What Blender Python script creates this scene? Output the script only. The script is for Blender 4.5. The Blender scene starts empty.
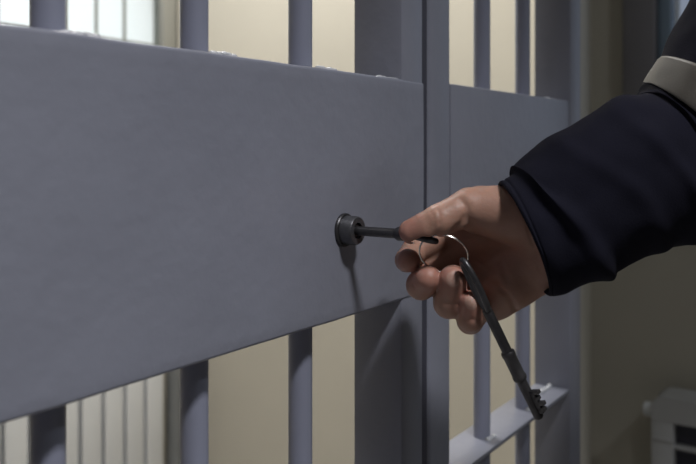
import bpy, bmesh, math, random
import numpy as np
from mathutils import Vector, Matrix, noise
random.seed(4)
SC = bpy.context.scene
COL = SC.collection
R = math.radians

# ------------------------------------------------------------ camera, world, lights
EYE = 1.15                       # camera height
D = 0.3355                       # distance from the eye to the door plane (y = D)
A = R(34)
VD = Vector((math.cos(A), math.sin(A), 0)); RD = Vector((math.sin(A), -math.cos(A), 0))
FPX = 800.0
cam = bpy.data.cameras.new('camera'); camo = bpy.data.objects.new('camera', cam); COL.objects.link(camo)
camo.location = (0, 0, EYE); camo.rotation_euler = (R(90), 0, A - R(90))
cam.sensor_width = 36; cam.lens = FPX * 36 / 696; cam.shift_y = -84 / 696
cam.clip_start = 0.02
cam.dof.use_dof = True; cam.dof.focus_distance = 0.57; cam.dof.aperture_fstop = 8
SC.camera = camo
SC.view_settings.view_transform = 'Standard'; SC.view_settings.look = 'None'
SC.view_settings.exposure = 0.0; SC.view_settings.gamma = 1.0; SC.view_settings.use_curve_mapping = False

w = bpy.data.worlds.new('overcast_sky'); SC.world = w; w.use_nodes = True
bg = w.node_tree.nodes['Background']; bg.inputs[0].default_value = (0.95, 0.97, 1.0, 1); bg.inputs[1].default_value = 1.3

def area(name, loc, target, sx, sy, power, col, spread=180, portal=False):
    l = bpy.data.lights.new(name, 'AREA'); l.shape = 'RECTANGLE'; l.size = sx; l.size_y = sy
    l.energy = power; l.color = col; l.spread = R(spread)
    if portal: l.cycles.is_portal = True
    o = bpy.data.objects.new(name, l); COL.objects.link(o); o.location = loc
    o.rotation_euler = (Vector(target) - Vector(loc)).to_track_quat('-Z', 'Y').to_euler()
    return o
area('corridor_lamp_light', (-0.02, -0.66, 2.70), (-0.02, -0.66, 0), 0.30, 0.20, 21, (0.98, 0.98, 1.0), 92)
area('corridor_lamp_light', (1.15, -1.25, 2.70), (1.15, -1.25, 0), 0.30, 0.16, 7.5, (0.88, 0.94, 1.0), 175)
area('cell_fill_light', (1.20, 1.35, 2.70), (1.20, 1.35, 0), 0.5, 0.3, 35, (1.0, 0.98, 0.95))  # unseen fill light added to brighten the beige cell wall
area('window_portal', (1.22, 2.10, 1.95), (1.22, 0, 1.95), 1.4, 0.95, 1, (1, 1, 1), portal=True)
area('window_portal', (2.05, 0.0, 1.6), (0, 0.0, 1.6), 0.86, 1.0, 1, (1, 1, 1), portal=True)

# ------------------------------------------------------------ helpers
def W(px, py, d):
    return VD * d + RD * ((px - 348) / FPX * d) + Vector((0, 0, EYE + (148 - py) / FPX * d))

def mat(name, col, rough=0.5, metal=0.0, bump=0.0, bscale=60, var=0.0, vscale=8, spec=0.5, bdist=0.001, sss=0.0):
    m = bpy.data.materials.new(name); m.use_nodes = True
    nt = m.node_tree; b = nt.nodes['Principled BSDF']
    b.inputs['Base Color'].default_value = (*col, 1); b.inputs['Roughness'].default_value = rough
    b.inputs['Metallic'].default_value = metal; b.inputs['Specular IOR Level'].default_value = spec
    tc = nt.nodes.new('ShaderNodeTexCoord')
    if sss:
        b.inputs['Subsurface Weight'].default_value = sss
        b.inputs['Subsurface Radius'].default_value = (1.0, 0.35, 0.2); b.inputs['Subsurface Scale'].default_value = 0.003
    if var:
        n = nt.nodes.new('ShaderNodeTexNoise'); n.inputs['Scale'].default_value = vscale; n.inputs['Detail'].default_value = 6
        r = nt.nodes.new('ShaderNodeMapRange'); r.inputs[1].default_value = 0.3; r.inputs[2].default_value = 0.7
        r.inputs[3].default_value = 1 - var; r.inputs[4].default_value = 1 + var
        mx = nt.nodes.new('ShaderNodeMix'); mx.data_type = 'RGBA'; mx.blend_type = 'MULTIPLY'; mx.inputs[0].default_value = 1
        mx.inputs[6].default_value = (*col, 1)
        nt.links.new(tc.outputs['Object'], n.inputs['Vector']); nt.links.new(n.outputs['Fac'], r.inputs[0])
        nt.links.new(r.outputs[0], mx.inputs[7]); nt.links.new(mx.outputs[2], b.inputs['Base Color'])
    if bump:
        n2 = nt.nodes.new('ShaderNodeTexNoise'); n2.inputs['Scale'].default_value = bscale; n2.inputs['Detail'].default_value = 4
        bp = nt.nodes.new('ShaderNodeBump'); bp.inputs['Strength'].default_value = bump; bp.inputs['Distance'].default_value = bdist
        nt.links.new(tc.outputs['Object'], n2.inputs['Vector']); nt.links.new(n2.outputs['Fac'], bp.inputs['Height'])
        nt.links.new(bp.outputs[0], b.inputs['Normal'])
    return m

M = {}
M['paint'] = mat('grey_blue_gloss_paint', (0.228, 0.236, 0.286), 0.38, bump=0.3, bscale=85, var=0.05, vscale=14, bdist=0.0016)
M['bar'] = mat('grey_blue_bar_paint', (0.245, 0.257, 0.330), 0.36, bump=0.2, bscale=90, bdist=0.001)
M['weld'] = mat('pale_highlight_weld', (0.50, 0.51, 0.54), 0.25, bump=0.6, bscale=260, bdist=0.001)  # paler than the paint: white highlights on the beads put into the colour
M['wall'] = mat('beige_wall_paint', (0.58, 0.545, 0.465), 0.75, bump=0.15, bscale=40, var=0.03, vscale=3)
M['dado'] = mat('brown_grey_corridor_paint', (0.15, 0.14, 0.13), 0.7, bump=0.15, bscale=40, var=0.03, vscale=3)
M['ceiling'] = mat('white_ceiling_paint', (0.7, 0.69, 0.66), 0.9, var=0.02)
M['floor'] = mat('brown_linoleum', (0.10, 0.095, 0.09), 0.6, var=0.1, vscale=12)
M['floor2'] = mat('pale_bounce_floor', (0.50, 0.49, 0.48), 0.6, var=0.06, vscale=12)
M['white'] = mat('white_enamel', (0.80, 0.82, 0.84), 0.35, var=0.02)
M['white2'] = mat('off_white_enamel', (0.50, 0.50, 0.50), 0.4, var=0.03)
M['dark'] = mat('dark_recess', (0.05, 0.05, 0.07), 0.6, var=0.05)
M['pipe'] = mat('grey_pipe_paint', (0.20, 0.21, 0.215), 0.45, var=0.04)
M['wframe'] = mat('grey_window_paint', (0.33, 0.33, 0.30), 0.5, var=0.04)
M['casing'] = mat('dark_grey_casing', (0.26, 0.25, 0.27), 0.5, var=0.05)
M['bluef'] = mat('blue_grey_frame', (0.25, 0.33, 0.42), 0.45, var=0.04)
M['iron'] = mat('dark_iron', (0.070, 0.068, 0.072), 0.36, metal=0.7, bump=0.25, bscale=300, var=0.15, vscale=120, bdist=0.0005)
M['iron2'] = mat('worn_lock_steel', (0.11, 0.11, 0.12), 0.42, metal=0.65, bump=0.3, bscale=260, var=0.2, vscale=150, bdist=0.0005)
M['wire'] = mat('bright_steel_wire', (0.62, 0.60, 0.57), 0.22, metal=1.0, var=0.05)
M['navy'] = mat('navy_twill', (0.0080, 0.0080, 0.0150), 0.95, bump=0.5, bscale=900, var=0.10, vscale=40, spec=0.12, bdist=0.0004)
M['reflect'] = mat('grey_reflective_tape', (0.125, 0.115, 0.10), 0.5, bump=0.3, bscale=900, var=0.06, vscale=60, bdist=0.0003)

def glass(name, tint):
    m = bpy.data.materials.new(name); m.use_nodes = True; nt = m.node_tree
    for n in list(nt.nodes):
        if n.type == 'BSDF_PRINCIPLED': nt.nodes.remove(n)
    t = nt.nodes.new('ShaderNodeBsdfTransparent'); t.inputs[0].default_value = (*tint, 1)
    g = nt.nodes.new('ShaderNodeBsdfGlossy'); g.inputs['Roughness'].default_value = 0.05
    f = nt.nodes.new('ShaderNodeFresnel'); f.inputs[0].default_value = 1.45
    mx = nt.nodes.new('ShaderNodeMixShader')
    nt.links.new(f.outputs[0], mx.inputs[0]); nt.links.new(t.outputs[0], mx.inputs[1]); nt.links.new(g.outputs[0], mx.inputs[2])
    nt.links.new(mx.outputs[0], nt.nodes['Material Output'].inputs[0])
    return m
M['glass'] = glass('clear_window_glass', (0.93, 0.96, 0.95))
M['glass2'] = glass('dull_window_glass', (0.42, 0.45, 0.50))

def skin_mat():
    m = mat('skin', (0.40, 0.225, 0.165), 0.48, bump=0.35, bscale=420, spec=0.4, sss=0.25, bdist=0.0006)
    nt = m.node_tree; b = nt.nodes['Principled BSDF']
    at = nt.nodes.new('ShaderNodeAttribute'); at.attribute_name = 'tint'
    tc = nt.nodes.new('ShaderNodeTexCoord')
    n = nt.nodes.new('ShaderNodeTexNoise'); n.inputs['Scale'].default_value = 55; n.inputs['Detail'].default_value = 5
    r = nt.nodes.new('ShaderNodeMapRange'); r.inputs[1].default_value = 0.3; r.inputs[2].default_value = 0.7
    r.inputs[3].default_value = 0.9; r.inputs[4].default_value = 1.1
    mx = nt.nodes.new('ShaderNodeMix'); mx.data_type = 'RGBA'; mx.blend_type = 'MULTIPLY'; mx.inputs[0].default_value = 1
    nt.links.new(tc.outputs['Object'], n.inputs['Vector']); nt.links.new(n.outputs['Fac'], r.inputs[0])
    nt.links.new(at.outputs['Color'], mx.inputs[6]); nt.links.new(r.outputs[0], mx.inputs[7])
    nt.links.new(mx.outputs[2], b.inputs['Base Color'])
    return m
M['skin'] = skin_mat()

def link(name, me, m, parent=None, smooth=True):
    """mesh in world coordinates -> object; children keep their parent's origin"""
    o = bpy.data.objects.new(name, me); COL.objects.link(o)
    if m is not None: me.materials.append(m)
    if smooth:
        me.polygons.foreach_set('use_smooth', [True] * len(me.polygons))
    if parent is not None:
        root = parent
        off = Vector((0, 0, 0))
        while root is not None:
            off += root.location; root = root.parent
        me.transform(Matrix.Translation(-off)); o.parent = parent
    else:
        c = Vector((0, 0, 0))
        xs = [v.co for v in me.vertices]
        lo = Vector([min(v[i] for v in xs) for i in range(3)]); hi = Vector([max(v[i] for v in xs) for i in range(3)])
        c = Vector(((lo.x + hi.x) / 2, (lo.y + hi.y) / 2, lo.z))
        me.transform(Matrix.Translation(-c)); o.location = c
    return o

def obj(name, bm, m, parent=None, sharp=True):
    bmesh.ops.recalc_face_normals(bm, faces=bm.faces)
    me = bpy.data.meshes.new(name); bm.to_mesh(me); bm.free()
    o = link(name, me, m, parent)
    if sharp:
        try: me.set_sharp_from_angle(angle=R(38))
        except Exception: pass
    return o

def thing(name, label, cat, loc, group=None):
    o = bpy.data.objects.new(name, None); COL.objects.link(o); o.location = loc
    o.empty_display_size = 0.05; o['label'] = label; o['category'] = cat
    if group: o['group'] = group
    return o
def tag(o, label, cat, group=None):
    o['label'] = label; o['category'] = cat
    if group: o['group'] = group
    return o
def struct(o, label=None, cat=None):
    o['kind'] = 'structure'
    if label: o['label'] = label
    if cat: o['category'] = cat
    return o

def box(bm, lo, hi, bev=0.0, seg=2):
    vs = [bm.verts.new((x, y, z)) for x in (lo[0], hi[0]) for y in (lo[1], hi[1]) for z in (lo[2], hi[2])]
    fs = [bm.faces.new([vs[i] for i in q]) for q in ((0,1,3,2),(4,6,7,5),(0,4,5,1),(2,3,7,6),(0,2,6,4),(1,5,7,3))]
    if bev:
        es = list({e for f in fs for e in f.edges})
        bmesh.ops.bevel(bm, geom=es, offset=bev, segments=seg, affect='EDGES', profile=0.5)
    return bm
def B(lo, hi, bev=0.0, seg=2): return box(bmesh.new(), lo, hi, bev, seg)

def frame_of(t):
    t = t.normalized(); a = Vector((0, 0, 1)) if abs(t.z) < 0.9 else Vector((1, 0, 0))
    u = t.cross(a).normalized(); return u, t.cross(u).normalized()

def sweep(bm, pts, radii, n=16, closed=False, caps=True):
    pts = [Vector(p) for p in pts]; N = len(pts)
    if not hasattr(radii, '__len__'): radii = [radii] * N
    rings = []; u = None
    for i, p in enumerate(pts):
        if closed: t = pts[(i + 1) % N] - pts[i - 1]
        else: t = pts[min(i + 1, N - 1)] - pts[max(i - 1, 0)]
        t.normalize()
        if u is None: u, v = frame_of(t)
        else:
            u = (u - t * u.dot(t)).normalized(); v = t.cross(u)
        rings.append([bm.verts.new(p + (u * math.cos(2*math.pi*k/n) + v * math.sin(2*math.pi*k/n)) * radii[i]) for k in range(n)])
    for i in range(N if closed else N - 1):
        a, b = rings[i], rings[(i + 1) % N]
        off = 0
        if closed and i == N - 1:
            off = min(range(n), key=lambda s: (a[0].co - b[s].co).length)
        for k in range(n):
            bm.faces.new((a[k], a[(k+1) % n], b[(k+1+off) % n], b[(k+off) % n]))
    if caps and not closed:
        bm.faces.new(rings[0][::-1]); bm.faces.new(rings[-1])
    return bm

def lathe(bm, o, axis, prof, n=40):
    """prof: list of (distance along axis, radius), closed solid of revolution"""
    o = Vector(o); axis = Vector(axis).normalized(); u, v = frame_of(axis)
    rings = []
    for s, r in prof:
        if r < 1e-6: rings.append([bm.verts.new(o + axis * s)])
        else: rings.append([bm.verts.new(o + axis * s + (u * math.cos(2*math.pi*k/n) + v * math.sin(2*math.pi*k/n)) * r) for k in range(n)])
    for a, b in zip(rings, rings[1:]):
        for k in range(n):
            q = [a[k % len(a)], a[(k+1) % len(a)], b[(k+1) % len(b)], b[k % len(b)]]
            q2 = []
            for x in q:
                if x not in q2: q2.append(x)
            if len(q2) > 2: bm.faces.new(q2)
    return bm

# ------------------------------------------------------------ setting
XR = 1.95; YB = 2.02; XL = -1.30; YF = -1.70; HC = 2.80
def wall_with_hole(name, axis, pos, thick, lo, hi, hlo, hhi):
    """wall in the plane axis=pos with one rectangular opening; lo/hi, hlo/hhi in (along, z)"""
    bm = bmesh.new()
    for a0, a1, z0, z1 in ((lo[0], hlo[0], lo[1], hi[1]), (hhi[0], hi[0], lo[1], hi[1]),
                           (hlo[0], hhi[0], lo[1], hlo[1]), (hlo[0], hhi[0], hhi[1], hi[1])):
        if axis == 'y': box(bm, (a0, pos, z0), (a1, pos + thick, z1))
        else: box(bm, (pos, a0, z0), (pos + thick, a1, z1))
    return struct(obj(name, bm, M['wall']))
W1 = ((0.50, 1.415), (1.95, 2.42))      # cell window opening x,z
W2 = ((-0.42, 1.10), (0.4466, 2.15))     # corridor window opening y,z
wall_with_hole('wall_back', 'y', YB, 0.07, (XL - 0.2, 0), (XR, HC), *W1)
wall_with_hole('wall_right', 'x', XR, 0.25, (YF, 0), (YB + 0.07, HC), *W2)
struct(obj('wall_left', B((XL - 0.2, YF, 0), (XL, YB, HC)), M['dado']))
struct(obj('wall_front', B((XL - 0.2, YF - 0.2, 0), (XR + 0.25, YF, HC)), M['dado']))
struct(obj('floor', B((XL - 0.2, YF - 0.2, -0.1), (XR + 0.25, YB + 0.25, 0)), M['floor']))
struct(obj('floor_cell_bounce', B((XL, D + .02, 0), (XR, YB, .004)), M['floor2']))  # pale slab added over the floor to bounce light up the cell
struct(obj('ceiling', B((XL - 0.2, YF - 0.2, HC), (XR + 0.25, YB + 0.25, HC + 0.1)), M['ceiling']))
# partition wall from the barred panel to the right wall, slightly skewed
bm = bmesh.new()
q = [(1.052, 0.352), (XR, 0.600), (XR, 0.665), (1.052, 0.385)]
lo_ = [bm.verts.new((x, y, 0)) for x, y in q]; hi_ = [bm.verts.new((x, y, HC)) for x, y in q]
bm.faces.new(lo_[::-1]); bm.faces.new(hi_)
for i in range(4): bm.faces.new((lo_[i], lo_[(i+1) % 4], hi_[(i+1) % 4], hi_[i]))
struct(obj('wall_partition', bm, M['wall'], sharp=True))
# wall above and left of the gate
struct(obj('wall_lintel', B((XL, D, 2.16), (1.052, D + 0.06, HC)), M['wall']))
struct(obj('wall_jamb', B((XL, D, 0), (-0.36, D + 0.06, 2.16)), M['wall']))

# cell window with outer grille
wn = thing('window_1', 'bright barred window high on the cell back wall above the white radiator', 'window', (1.2, YB + 0.1, W1[0][1])); wn['kind'] = 'structure'
x0, z0, x1, z1 = W1[0][0], W1[0][1], W1[1][0], W1[1][1]
bm = bmesh.new()
for lo, hi in (((x0, z0), (x0+.045, z1)), ((x1-.067, z0), (x1-.008, z1)), ((x0+.045, z0), (x1-.067, z0+.025)), ((x0+.045, z1-.04), (x1-.067, z1))):
    box(bm, (lo[0], YB - 0.004, lo[1]), (hi[0], YB + 0.05, hi[1]), 0.003)
obj('window_frame', bm, M['wframe'], wn)
obj('pane', B((x0+.045, YB + .020, z0+.025), (x1-.067, YB + .024, z1-.04)), M['glass'], wn)
for k in range(12):
    xx = 1.765 - 0.113 * k
    if xx < x0 + 0.08: break
    obj('grille_rod', sweep(bmesh.new(), [(xx, YB + .055, z0), (xx, YB + .055, z1)], 0.0055, 10), M['wframe'], wn)
obj('grille_crossbar', B((x0, YB + .067, z0 + .085), (x1, YB + .073, z0 + .092)), M['wframe'], wn)

# corridor window
wn = thing('window_2', 'window with dark casing and blue-grey frame behind the raised sleeve', 'window', (XR + .02, 0, W2[0][1])); wn['kind'] = 'structure'
y0, z0, y1, z1 = W2[0][0], W2[0][1], W2[1][0], W2[1][1]
bm = bmesh.new()
box(bm, (XR - .018, y1, z0 - .02), (XR + .01, y1 + .074, z1 + .074), .004)
box(bm, (XR - .018, y0 - .074, z0 - .02), (XR + .01, y0, z1 + .074), .004)
box(bm, (XR - .018, y0, z1), (XR + .01, y1, z1 + .074), .004)
obj('casing', bm, M['casing'], wn)
bm = bmesh.new()
for lo, hi in (((y1-.03, z0), (y1, z1)), ((y0, z0), (y0+.03, z1)), ((y0+.03, z0), (y1-.03, z0+.03)), ((y0+.03, z1-.03), (y1-.03, z1))):
    box(bm, (XR + .005, lo[0], lo[1]), (XR + .05, hi[0], hi[1]), .003)
obj('window_frame', bm, M['bluef'], wn)
obj('pane', B((XR + .025, y0+.03, z0+.03), (XR + .029, y1-.03, z1-.03)), M['glass2'], wn)
obj('window_sill', B((XR - .06, y0 - .08, z0 - .035), (XR + .03, y1 + .08, z0 - .002), .004), M['white2'], wn)

# ------------------------------------------------------------ barred gate
DEP = 0.0485                       # depth of the frame tubes
ZT = EYE + 0.0572; ZB = EYE - 0.1265; ZL = EYE - 0.308
YM = D + 0.024
def bar(parent, x, z0, z1, r=0.0089):
    return obj('bar', sweep(bmesh.new(), [(x, YM, z0), (x, YM, z1)], r, 28), M['bar'], parent)
def weld(parent, x, y, z, sx, n=3, up=0.0035):
    bm = bmesh.new()
    for i in range(n):
        t = (i / max(1, n - 1) - .5) * sx
        bmesh.ops.create_icosphere(bm, subdivisions=2, radius=1, matrix=Matrix.Translation((x + t, y + random.uniform(-.001, .001), z)) @ Matrix.Diagonal((sx / n * .95, .0035, up * random.uniform(.7, 1.1), 1)))
    return obj('weld_bead', bm, M['weld'], parent, sharp=False)

gate = thing('barred_gate', 'grey-blue steel cell gate with round bars and the wide lock panel holding the key', 'gate', (0.13, YM, 0.0))
GX0, GX1 = -0.345, 0.6143
SX = 0.5776
obj('stile', B((SX, D, 0.02), (GX1, D + DEP, 2.14), .0025), M['paint'], gate)
obj('stile', B((GX0, D, 0.02), (GX0 + .04, D + DEP, 2.14), .0025), M['paint'], gate)
# lock panel: box with softened, slightly uneven edges, front flush with the stile face
bm = bmesh.new()
nx = 120
ER = .0024; ed = [(ER * (1 - math.cos(a)), ER * (1 - math.sin(a))) for a in (0, R(22), R(45), R(67), R(90))]
ZS = [ZB + a for a, b in ed] + [ZB + (ZT - ZB) * t / 20 for t in range(1, 20)] + [ZT - a for a, b in ed[::-1]]
YS = [b for a, b in ed] + [0] * 19 + [b for a, b in ed[::-1]]
nz = len(ZS) - 1
px0, px1 = GX0, GX1 - 0.0005
front = []
for i in range(nx + 1):
    x = px0 + (px1 - px0) * i / nx
    col = []
    for j in range(nz + 1):
        z = ZS[j]
        wob = 0.0007 * noise.noise(Vector((x * 9, 0, z * 9)))
        y = D - 0.0010 + wob + YS[j]
        zz = z + .0006 * noise.noise(Vector((x * 22, 3, 7 * (j > 12)))) * (1 if j < 5 or j > nz - 5 else 0)
        col.append(bm.verts.new((x, y, zz)))
    front.append(col)
for i in range(nx):
    for j in range(nz):
        bm.faces.new((front[i][j], front[i+1][j], front[i+1][j+1], front[i][j+1]))
yb = D + 0.042
bk = [[bm.verts.new((c[0].co.x, yb, ZB)), bm.verts.new((c[0].co.x, yb, ZT))] for c in front]
for i in range(nx):
    bm.faces.new((front[i][0], bk[i][0], bk[i+1][0], front[i+1][0]))
    bm.faces.new((front[i][nz], front[i+1][nz], bk[i+1][1], bk[i][1]))
    bm.faces.new((bk[i][0], bk[i][1], bk[i+1][1], bk[i+1][0]))
bm.faces.new([front[0][j] for j in range(nz + 1)] + [bk[0][1], bk[0][0]])
bm.faces.new(([front[nx][j] for j in range(nz + 1)] + [bk[nx][1], bk[nx][0]])[::-1])
obj('lock_panel', bm, M['paint'], gate)
for x in (0.256, 0.361, 0.470, 0.150, 0.045, -0.060, -0.165, -0.265):
    bar(gate, x, 0.05, ZB + .002); bar(gate, x, ZT - .002, 2.11)
    if x > 0: weld(gate, x + .005, D + .0045, ZT + .0002, 0.018, 5, .0022)
weld(gate, 0.566, D + .006, ZT - .0002, 0.030, 6, .0022)
def flat_rail(parent, x0, x1, z): return obj('rail', B((x0, D + .001, z - .005), (x1, D + DEP - .001, z), .0012), M['paint'], parent)
flat_rail(gate, GX0 + .04, SX, ZL)
obj('rail', B((GX0 + .04, D, 2.10), (SX, D + DEP, 2.14), .0025), M['paint'], gate)
obj('rail', B((GX0 + .04, D, .02), (SX, D + DEP, .06), .0025), M['paint'], gate)

# lock escutcheon, part of the gate
KX, KZ = 0.4910, EYE - 0.0608
esc = obj('lock_escutcheon', lathe(bmesh.new(), (KX, D - .0015, KZ), (0, -1, 0),
      [(-.01, 0), (-.01, .0108), (0, .0108), (.0105, .0106), (.0118, .0098), (.0118, .0060), (.0085, .0057), (.0085, 0)], 48), M['iron2'], gate)
obj('flange', lathe(bmesh.new(), (KX - .0006, D - .0015, KZ), (0, -1, 0), [(-.002, 0), (-.002, .0125), (.0012, .0125), (.0020, .0118), (.0020, .0106), (.001, 0)], 48), M['iron'], esc)
obj('lock_core', lathe(bmesh.new(), (KX, D - .0015, KZ), (0, -1, 0), [(.006, 0), (.006, .0050), (.0098, .0050), (.0104, .0044), (.0104, 0)], 32), M['iron2'], esc)

# side panel
side = thing('barred_side_panel', 'narrow grey-blue barred steel panel right of the gate, behind the hand', 'gate panel', (0.83, YM, 0))
S0, S1, S2, S3 = 0.6292, 0.6725, 1.005, 1.047
obj('stile', B((S0, D + .002, 0), (S1, D + DEP, 2.16), .0050, 4), M['paint'], side)
obj('stile', B((S2, D, 0), (S3, D + DEP, 2.16), .0025), M['paint'], side)
obj('gap_dark_strip', B((.6200, D + .0042, .03), (.6295, D + .034, 2.14), .0008), M['dark'], side)  # added strip; the darkness of the gap is put into its colour
obj('middle_plate', B((S1 - .001, D + .0015, ZB), (S2 + .001, D + .042, ZT + .003), .002), M['paint'], side)
for x in (0.789, 0.904):
    bar(side, x, 0.05, ZL - .005); bar(side, x, ZL, ZB + .002); bar(side, x, ZT + .001, 2.12)
    weld(side, x, YM - .010, ZL, 0.012)
weld(side, 0.985, D + .02, ZT + .003, 0.03, 5); weld(side, 0.985, D + .026, ZL + .0005, 0.03, 5)
flat_rail(side, S1, S2, ZL)
obj('rail', B((S1, D, 2.11), (S2, D + DEP, 2.16), .0025), M['paint'], side)
obj('rail', B((S1, D, .02), (S2, D + DEP, .06), .0025), M['paint'], side)

# ------------------------------------------------------------ radiators and pipe
rad = thing('radiator', 'white sectional radiator under the window inside the cell', 'radiator', (1.35, YB - .06, 0.08))
for k in range(11):
    xr = 1.787 - 0.081 * k
    bm = B((xr - .067, YB - .105, .12), (xr, YB - .098, .60), .003)
    box(bm, (xr - .050, YB - .098, .14), (xr - .022, YB - .03, .58)); box(bm, (xr - .076, YB - .080, .13), (xr + .005, YB - .076, .59))
    obj('section', bm, M['white'], rad)
bm = sweep(bmesh.new(), [(.90, YB - .06, .545), (1.80, YB - .06, .545)], .02, 14)
sweep(bm, [(.90, YB - .06, .175), (1.80, YB - .06, .175)], .02, 14)
obj('header_tube', bm, M['white2'], rad)
for xf in (1.0, 1.65): obj('foot', B((xf, YB - .09, .0), (xf + .03, YB - .03, .14), .003), M['white2'], rad)
pp = sweep(bmesh.new(), [(1.875, YB - .06, 0), (1.875, YB - .06, .90), (1.875, YB - .055, .93), (1.875, YB - .03, .955), (1.875, YB + .03, .96)], .0265, 20)
tag(obj('heating_pipe', pp, M['pipe']), 'grey vertical heating pipe in the cell corner right of the white radiator', 'pipe')

XF = XR - .11
rad = thing('radiator', 'dim grey convector radiator with rounded end low beside the dark right wall', 'radiator', (XF, .05, .1))
ye = .434; yl = -.36; zt = .605
bm = bmesh.new()
prof = []
for a in range(9):
    t = a / 8 * math.pi / 2
    prof.append((ye - .030 + .030 * math.sin(t), zt - .030 + .030 * math.cos(t)))
pr = [(yl, zt)] + prof + [(ye, zt - .055), (yl, zt - .055)]
va = [bm.verts.new((XF, y, z)) for y, z in pr]; vb = [bm.verts.new((XF + .085, y, z)) for y, z in pr]
bm.faces.new(va); bm.faces.new(vb[::-1])
for i in range(len(pr)):
    j = (i + 1) % len(pr); bm.faces.new((va[i], vb[i], vb[j], va[j]))
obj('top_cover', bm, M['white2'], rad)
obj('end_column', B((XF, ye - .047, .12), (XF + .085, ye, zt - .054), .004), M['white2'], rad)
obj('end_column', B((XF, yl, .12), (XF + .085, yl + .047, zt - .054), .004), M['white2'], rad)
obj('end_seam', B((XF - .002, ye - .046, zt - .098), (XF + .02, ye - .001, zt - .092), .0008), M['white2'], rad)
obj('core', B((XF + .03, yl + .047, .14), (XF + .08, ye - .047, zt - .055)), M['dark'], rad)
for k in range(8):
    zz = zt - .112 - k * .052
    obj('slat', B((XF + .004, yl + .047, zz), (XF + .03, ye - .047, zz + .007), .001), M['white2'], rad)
obj('valve_cap', lathe(bmesh.new(), (XF + .04, ye - .001, zt - .045), (0, 1, 0), [(0, 0), (0, .009), (.006, .009), (.006, .016), (.022, .016), (.026, .012), (.026, 0)], 24), M['white'], rad)

# ------------------------------------------------------------ keys and ring
def key(label, base, axis, bn, ln, bow_len, bow_w, bit, collar, neck=None, bdir=None, drop=0):
    """base = where the shaft meets the bow, axis points to the bit, bn = normal of the bow plane, ln = shaft length"""
    axis = axis.normalized(); bn = (bn - axis * bn.dot(axis)).normalized(); side_ = axis.cross(bn)
    t = thing('key', label, 'key', base)
    obj('shaft', lathe(bmesh.new(), base, axis, [(-.002, 0), (-.002, .0030), (0, .0036), (ln - .001, .0034), (ln, .0026), (ln, 0)], 24), M['iron'], t)
    if collar:
        c0, c1 = collar
        obj('collar', lathe(bmesh.new(), base, axis, [(c0, .003), (c0, .0044), (c0 + .001, .0049), (c0+.003, .0049), (c0+.0038, .0045), (c1-.0038, .0045), (c1-.003, .0049), (c1 - .001, .0049), (c1, .0044), (c1, .003)], 28), M['iron'], t)
    if bit:
        b0, b1, bh, bs = bit
        bm = bmesh.new(); n = 4; st = (b1 - b0) / n
        bd = side_ if bdir is None else (bdir - axis * bdir.dot(axis)).normalized()
        Mx = Matrix((bd, axis.cross(bd), axis)).transposed().to_4x4(); Mx.translation = base
        box(bm, (.002, -.0016, b0), (bh * .62, .0016, b1), .0003)
        for i in range(n):
            box(bm, (.002, -.0016, b0 + i * st), (bh * (1, .8, 1, .86)[i], .0016, b0 + i * st + st * .62), .0003)
        bm.transform(Mx)
        obj('bit', bm, M['iron'], t)
    if neck:
        obj('neck', lathe(bmesh.new(), base, axis, [(-neck, 0), (-neck, .0030), (-neck + .003, .0050), (-.002, .0050), (.0005, .0036), (.0005, 0)], 24), M['iron'], t)
    pts = []
    for k in range(40):
        a = 2 * math.pi * k / 40
        pts.append(base - axis * (neck or 0) * .8 - axis * (bow_len / 2) * (1 - math.cos(a)) + side_ * bow_w / 2 * math.sin(a) - Vector((0, 0, drop * (1 - math.cos(a)) / 2)))
    obj('bow', sweep(bmesh.new(), pts, .0022, 14, closed=True), M['iron'], t)
    return t
kbase = Vector((KX, 0.290, KZ))
key('dark iron key pushed into the lock, pinched under the thumb', kbase, Vector((0, 1, 0)), Vector((.15, -.1, 1)), .062, .020, .014, None, None, .014, None, .0035)
b2 = W(487.5, 311, .5440); tip2 = W(539.5, 418, .547)
ax2 = tip2 - b2
key('dark iron key hanging down from the ring below the fingers, with notched bit', b2, ax2,
    W(500, 303, .5465) - W(487, 311, .544), ax2.length, .0385, .013, (ax2.length - .021, ax2.length - .004, .0105, 1), (.031, .0525), None, W(503, 303, .533) - W(487, 311, .545))
# split ring
rc = W(443.5, 254, .5545)
u = (W(470, 256, .548) - W(420, 251, .558)).normalized(); vv = (W(446, 230, .549) - W(443, 280, .569)); vv = (vv - u * vv.dot(u)).normalized()
ra, rb = 24.6 * .5545 / 800, 22.5 * .5545 / 800
pts = []
for k in range(120):
    a = 4 * math.pi * k / 119
    pts.append(rc + u * ra * math.cos(a) + vv * rb * math.sin(a) + u.cross(vv) * .0007 * (k / 119 - .5))
tag(obj('key_ring', sweep(bmesh.new(), pts, .00058, 8), M['wire']), 'thin bright steel split ring joining the two keys in the palm', 'key ring')

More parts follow.
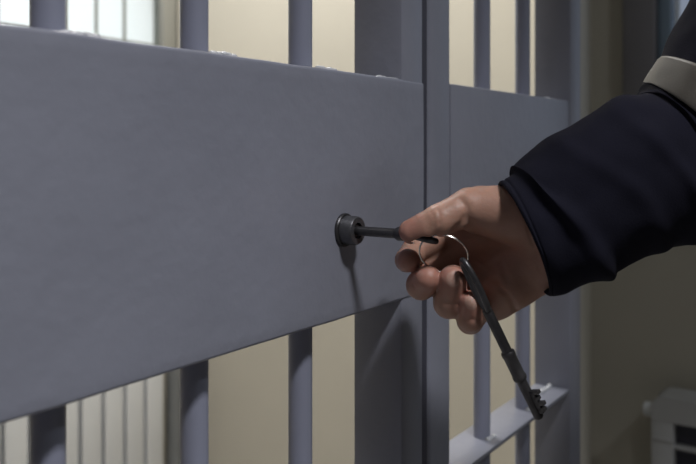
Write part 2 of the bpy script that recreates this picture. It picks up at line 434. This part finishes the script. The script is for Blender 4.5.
# ------------------------------------------------------------ person: hand and arm as one signed-distance surface
def surface_nets(f, o, h):
    nx, ny, nz = f.shape
    s = f < 0
    cnt = np.zeros((nx-1, ny-1, nz-1), np.int8)
    for i in (0, 1):
        for j in (0, 1):
            for k in (0, 1):
                cnt += s[i:nx-1+i, j:ny-1+j, k:nz-1+k]
    act = (cnt > 0) & (cnt < 8)
    I = np.argwhere(act)
    idx = -np.ones(act.shape, np.int64); idx[act] = np.arange(len(I))
    pos = np.zeros((len(I), 3)); c = np.zeros(len(I))
    cor = [(i, j, k) for i in (0, 1) for j in (0, 1) for k in (0, 1)]
    val = {q: f[I[:, 0]+q[0], I[:, 1]+q[1], I[:, 2]+q[2]] for q in cor}
    for a in cor:
        for ax in range(3):
            if a[ax]: continue
            b = list(a); b[ax] = 1; b = tuple(b)
            fa, fb = val[a], val[b]
            m = (fa < 0) != (fb < 0)
            t = np.where(m, fa / np.where(m, fa - fb, 1), 0)
            p = np.array(a, float)[None].repeat(len(I), 0); p[:, ax] += t
            pos[m] += p[m]; c[m] += 1
    V = o + h * (I + pos / c[:, None])
    F = []
    for ax in range(3):
        sl0 = [slice(None)] * 3; sl1 = [slice(None)] * 3
        sl0[ax] = slice(0, -1); sl1[ax] = slice(1, None)
        d0 = s[tuple(sl0)]; d1 = s[tuple(sl1)]
        E = np.argwhere(d0 != d1)
        b, g = (ax + 1) % 3, (ax + 2) % 3
        ok = (E[:, b] > 0) & (E[:, g] > 0) & (E[:, b] < f.shape[b]-1) & (E[:, g] < f.shape[g]-1)
        E = E[ok]; sg = d0[tuple(E.T)]
        qs = []
        for db, dg in ((-1, -1), (0, -1), (0, 0), (-1, 0)):
            e = E.copy(); e[:, b] += db; e[:, g] += dg; qs.append(idx[tuple(e.T)])
        q = np.stack(qs, 1); q[~sg] = q[~sg][:, ::-1]
        F.append(q)
    return V, np.concatenate(F)

# hand frame: right, up, towards the viewer, in millimetres
HO = W(470, 250, .57)
HX, HY, HZ = RD, Vector((0, 0, 1)), -VD
def L(px, py, d):
    v = (W(px, py, d) - HO) * 1000
    return np.array((v.dot(HX), v.dot(HY), v.dot(HZ)))
h = 1.0
glo = np.array((-75., -85., -60.)); ghi = np.array((150., 95., 75.))
ax_ = [np.arange(glo[i], ghi[i], h, dtype=np.float32) for i in range(3)]
GX, GY, GZ = np.meshgrid(*ax_, indexing='ij')
def cone(a, b, ra, rb):
    ba = b - a; q = float(ba @ ba) + 1e-9
    t = np.clip(((GX-a[0])*ba[0] + (GY-a[1])*ba[1] + (GZ-a[2])*ba[2]) / q, 0, 1)
    return np.sqrt((GX-a[0]-t*ba[0])**2 + (GY-a[1]-t*ba[1])**2 + (GZ-a[2]-t*ba[2])**2) - (ra + (rb-ra)*t)
def ell(c, r):
    k0 = np.sqrt(((GX-c[0])/r[0])**2 + ((GY-c[1])/r[1])**2 + ((GZ-c[2])/r[2])**2)
    return (k0 - 1) * min(r)
def smin(a, b, k):
    hh = np.clip(.5 + .5*(b-a)/k, 0, 1)
    return b + (a-b)*hh - k*hh*(1-hh)
def smax(a, b, k): return -smin(-a, -b, k)

J = dict(
  index =[(456,231,.612,12.5),(415,250.5,.604,10.2),(407,260,.586,8.6),(409,260.5,.570,8.2)],
  middle=[(460,254,.612,11.5),(421,285,.598,10.8),(421,285,.574,10.4),(428,278.5,.563,9.4)],
  ring  =[(470,283,.608,11.5),(449,303,.592,11.6),(451,302,.567,11.2),(453,279,.558,9.8)],
  little=[(481,304,.598,10.0),(470,321,.582,9.6),(471,318,.562,9.2),(471,302,.556,8.0)])
wr_t = L(568, 208, .545); wr_b = L(572, 246, .545)
palm = cone(wr_t, L(625, 175, .556), 24, 27)
palm = smin(palm, cone(wr_b, L(628, 195, .556), 23, 25), 10)
for k_, wrx in (('index', wr_t), ('middle', wr_t), ('ring', wr_b), ('little', wr_b)):
    j = J[k_][0]
    palm = smin(palm, cone(L(*j[:3]), wrx, j[3] + 1.5, 19), 10)
# web between thumb and index, then the thenar and hypothenar pads
palm = smin(palm, cone(L(455, 226, .608), L(482, 207, .576), 11.5, 14), 6)
palm = smin(palm, cone(L(478, 211, .566), L(530, 216, .552), 16.5, 22), 9)
palm = smin(palm, cone(L(497, 297, .578), L(541, 262, .560), 15.5, 18), 8)
palm = smin(palm, cone(L(489, 303, .576), L(514, 285, .564), 13, 16), 5)
# proximal segments blend into the palm
for k_ in J:
    a, b = J[k_][0], J[k_][1]
    palm = smin(palm, cone(L(*a[:3]), L(*b[:3]), a[3], b[3]), 5)
# thumb metacarpal -> blends; thumb phalanges
TH = [(516,214,.554,19),(469,207.5,.558,13.0),(439,220.5,.553,11.2),(410.5,231.3,.556,8.0)]
TJ = [L(*q[:3]) for q in TH]
palm = smin(palm, cone(TJ[0], TJ[1], TH[0][3], TH[1][3]), 6)
th = cone(TJ[1], TJ[2], TH[1][3], TH[2][3])
palm = smin(palm, th, 3.5)
pad = TJ[3] * .5 + TJ[2] * .5 + np.array((0, -1.6, .5))
tip = smin(cone(TJ[2], TJ[3], TH[2][3] - .4, TH[3][3]), cone(pad, TJ[3] + np.array((1, -.5, .5)), 10.2, 7.9), 3)
sdf = smin(palm, tip, 2.5)
# thumb joint creases and thenar crease
def groove(pts, w, dep):
    g = None
    for a, b in zip(pts, pts[1:]):
        c = cone(a, b, 0, 0); g = c if g is None else np.minimum(g, c)
    return dep * np.exp(-(g / w) ** 2)
def surf(px, py):
    for d in np.arange(.50, .63, .0006):
        q = L(px, py, d); ii = np.round((q - glo) / h).astype(int)
        if (ii >= 0).all() and (ii < np.array(sdf.shape)).all() and sdf[tuple(ii)] < 0: return q
    return L(px, py, .57)
def crease(pix, w, dep):
    return groove([surf(*p) for p in pix], w, dep)
cr_ = [crease(*c) for c in (
    ([(461, 200), (466, 207), (467, 214), (463, 222), (455, 229)], 2.4, 1.5),
    ([(466, 218), (478, 231), (490, 246), (500, 262), (507, 280)], 2.6, 1.3),
    ([(486, 281), (497, 286), (507, 294), (513, 303), (516, 311)], 1.9, 2.2),
    ([(478, 262), (488, 270), (500, 272)], 1.6, 1.0),
    ([(437, 209), (440, 216), (439, 224)], 1.2, .7), ([(432, 212), (434.5, 219), (434, 227)], 1.0, .6),
    ([(520, 200), (528, 222), (534, 246), (540, 270)], 1.8, .7))]
for c in cr_: sdf = sdf + c
dist_chain = None
for k_ in J:
    q = J[k_]; P = [L(*a[:3]) for a in q]
    m1 = cone(P[1], P[2], q[1][3], q[2][3]); m2 = cone(P[2], P[3], q[2][3], q[3][3])
    f_ = smin(m1, m2, 2.0)
    d_ = (P[3] - P[2]) / np.linalg.norm(P[3] - P[2])
    f_ = f_ + groove([P[2] + np.array((-8, 1, q[2][3])), P[2] + np.array((8, 1, q[2][3]))], 1.3, .8)
    sdf = smin(sdf, f_, 0.8)
# soft flesh gives way around the flat bow of the key pinched under the thumb
def toh(v): return np.array((v.dot(HX), v.dot(HY), v.dot(HZ)))
ka = toh((Vector((0, -1, -.09))).normalized()); kz = toh(Vector((0, -.09, 1)).normalized()); ks = np.cross(ka, kz)
kc = toh(kbase + Vector((0, -.016, -.0014)) - HO) * 1000
def along(a): return np.abs((GX-kc[0])*a[0] + (GY-kc[1])*a[1] + (GZ-kc[2])*a[2])
for hl, hw, ht in ((17.5, 5.2, 5.2), (18, 9.6, 2.7)):
    pb = np.maximum(np.maximum(along(ka) - hl, along(ks) - hw), along(kz) - ht)
    sdf = smax(sdf, -pb, 1.2)
V, F = surface_nets(sdf, glo, h)
# light Laplacian smoothing to remove grid steps
for it in range(2):
    acc = np.zeros_like(V); n_ = np.zeros(len(V))
    for a in range(4):
        for b_ in ((a + 1) % 4, (a - 1) % 4):
            np.add.at(acc, F[:, a], V[F[:, b_]]); np.add.at(n_, F[:, a], 1)
    V = V * .55 + .45 * acc / n_[:, None]
# true skin colouring: redder fingertips and knuckles, paler nails
base = np.array((0.375, 0.215, 0.160)); red = np.array((0.385, 0.188, 0.146)); nailc = np.array((0.45, 0.28, 0.225))
colr = np.repeat(base[None], len(V), 0)
for k_ in J:
    p = L(*J[k_][3][:3]); wgt = np.exp(-(np.linalg.norm(V - p, axis=1) / 13) ** 4)[:, None]
    colr = colr * (1 - wgt) + red * wgt
wgt = np.exp(-(np.linalg.norm(V - TJ[3], axis=1) / 14) ** 4)[:, None]; colr = colr * (1 - wgt) + red * wgt
for k_, off in (('ring', (-1, 1.5, 8.8)), ('little', (-1, 1.5, 7.5))):
    p = L(*J[k_][3][:3]) + np.array(off)
    e = np.sqrt(((V[:, 0]-p[0])/4.6)**2 + ((V[:, 1]-p[1])/5.6)**2 + ((V[:, 2]-p[2])/4)**2)
    wgt = np.clip((1.12 - e) / .2, 0, 1)[:, None]; colr = colr * (1 - wgt) + nailc * wgt
Mw = np.array((HX, HY, HZ))
Vw = (V / 1000) @ Mw + np.array(HO)
ps = thing('person', 'person in navy jacket with reflective sleeve band turning the key', 'person', W(790, 75, .40))
me = bpy.data.meshes.new('body'); me.from_pydata(Vw.tolist(), [], F.tolist()); me.update()
ca = me.color_attributes.new('tint', 'FLOAT_COLOR', 'POINT')
ca.data.foreach_set('color', np.concatenate([colr, np.ones((len(V), 1))], 1).astype(np.float32).ravel())
link('body', me, M['skin'], ps)

# jacket sleeve: cloth tube along the arm with folds
cen = [(524.5, 238, .548, .0420), (549.5, 227.5, .548, .0450), (577, 208, .55, .0498), (630, 179, .558, .0555), (672, 164, .564, .0575), (708, 141, .564, .0615), (752, 88, .552, .0645), (800, 8, .534, .0645)]
CP = [W(*c[:3]) for c in cen]; CR = [c[3] for c in cen]
CP.append(CP[-1] + RD * .05 + Vector((0, 0, .08))); CR.append(.074)
CP.append(CP[-1] + RD * .05 + Vector((0, 0, .09))); CR.append(.066)
def cr(P, t):
    i = min(int(t), len(P) - 2); f = t - i
    p0 = P[max(i-1, 0)]; p1 = P[i]; p2 = P[i+1]; p3 = P[min(i+2, len(P)-1)]
    return 0.5 * ((2*p1) + (p2-p0)*f + (2*p0-5*p1+4*p2-p3)*f*f + (3*p1-p0-3*p2+p3)*f**3)
NU, NV = 240, 128
def sleeve_rings(u0, u1, nu, lift=0.0, inner=None):
    rings = []
    uu = None
    T = len(CP) - 1
    for i in range(nu + 1):
        t = u0 + (u1 - u0) * i / nu
        p = cr(CP, t); r = cr(CR, t)
        d = (cr(CP, min(t + .02, T)) - cr(CP, max(t - .02, 0))).normalized()
        # frame fixed from the world so separate sweeps agree
        a = Vector((0, 0, 1)); e1 = (a - d * a.dot(d)).normalized(); e2 = d.cross(e1)
        ring = []
        for k in range(NV):
            th_ = 2 * math.pi * k / NV
            dirv = e1 * math.cos(th_) + e2 * math.sin(th_)
            fade = min(1, max(0, (t - .25) / .8))
            q = p + dirv * r
            n1 = noise.noise(Vector((q.x * 13, q.y * 13, q.z * 18 + 5)))
            n2 = noise.noise(Vector((q.x * 30 + 9, q.y * 30, q.z * 44)))
            ph = t + .35 * math.sin(th_ + 1.0) + .5 * n1
            fold = math.exp(-((ph - 1.25) / .22) ** 2) - .6 * math.exp(-((ph - .75) / .25) ** 2) + .5 * math.exp(-((ph - 2.4) / .18) ** 2) + .5 * math.exp(-((ph - 3.35) / .16) ** 2) + .6 * math.exp(-((ph - 4.4) / .15) ** 2)
            dr = fade * (.0045 * fold + .0050 * n1 + .0022 * n2)
            dr += .0008 * noise.noise(q * 60)
            if t < .5: dr += .0010 * math.exp(-((t - .14) / .04) ** 2) * -1
            ring.append(p + dirv * (r + dr + lift))
        rings.append(ring)
    return rings
def skin_rings(bm, rings, closed_end=True):
    vr = [[bm.verts.new(v) for v in r] for r in rings]
    for a, b in zip(vr, vr[1:]):
        for k in range(NV): bm.faces.new((a[k], a[(k+1) % NV], b[(k+1) % NV], b[k]))
    if closed_end: bm.faces.new(vr[-1])
    return vr
bm = bmesh.new()
outer = sleeve_rings(0, len(CP) - 1, NU)
c0 = CP[0]; d0 = (CP[1] - CP[0]).normalized()
inn = []
for s_, sh in ((.030, .0045), (.012, .0045), (.001, .0042), (-.0012, .0028), (-.0012, .001)):
    inn.append([v + d0 * s_ - (v - c0).normalized() * sh for v in outer[0]])
skin_rings(bm, inn + outer)
sl = obj('jacket_sleeve', bm, M['navy'], ps, sharp=False)
def band(u0, u1, lean, drop):
    bm = bmesh.new()
    lo = 0; hi = len(CP) - 1; n = NU
    grid = sleeve_rings(lo, hi, n, .0014); under = sleeve_rings(lo, hi, n, -.001)
    def at(G, u, k):
        f = (u - lo) / (hi - lo) * n; i = min(int(f), n - 1); return G[i][k].lerp(G[i+1][k], f - i)
    m = 30; rings = []
    for i in range(-1, m + 2):
        ring = []
        for k in range(NV):
            top = u1 + lean * max(0, math.sin(2 * math.pi * k / NV)) ** 1.3
            low = u0 - drop * max(0, math.sin(2 * math.pi * k / NV)) ** 1.3
            u = low + (top - low) * min(max(i, 0), m) / m
            ring.append(at(under if i in (-1, m + 1) else grid, u, k))
        rings.append(ring)
    skin_rings(bm, rings, False)
    return bm
o = obj('reflective_band', band(5.02, 5.66, .30, .6), M['reflect'], sl, sharp=False); o['label'] = 'pale grey reflective band around the navy sleeve'

# ceiling lamp housings above the frame; the cell one is added with its fill light
for i, (x, y, lab) in enumerate(((-0.02, -.66, 'white box lamp on the corridor ceiling, out of frame above the gate'), (1.15, -1.25, 'white box lamp on the corridor ceiling towards the right wall'), (1.20, 1.35, 'white box housing of the added cell fill light'))):
    t = thing('ceiling_lamp', lab, 'lamp', (x, y, 2.72))
    bm = B((x - .3, y - .2, 2.725), (x + .3, y + .2, HC), .01)
    obj('housing', bm, M['white'], t)
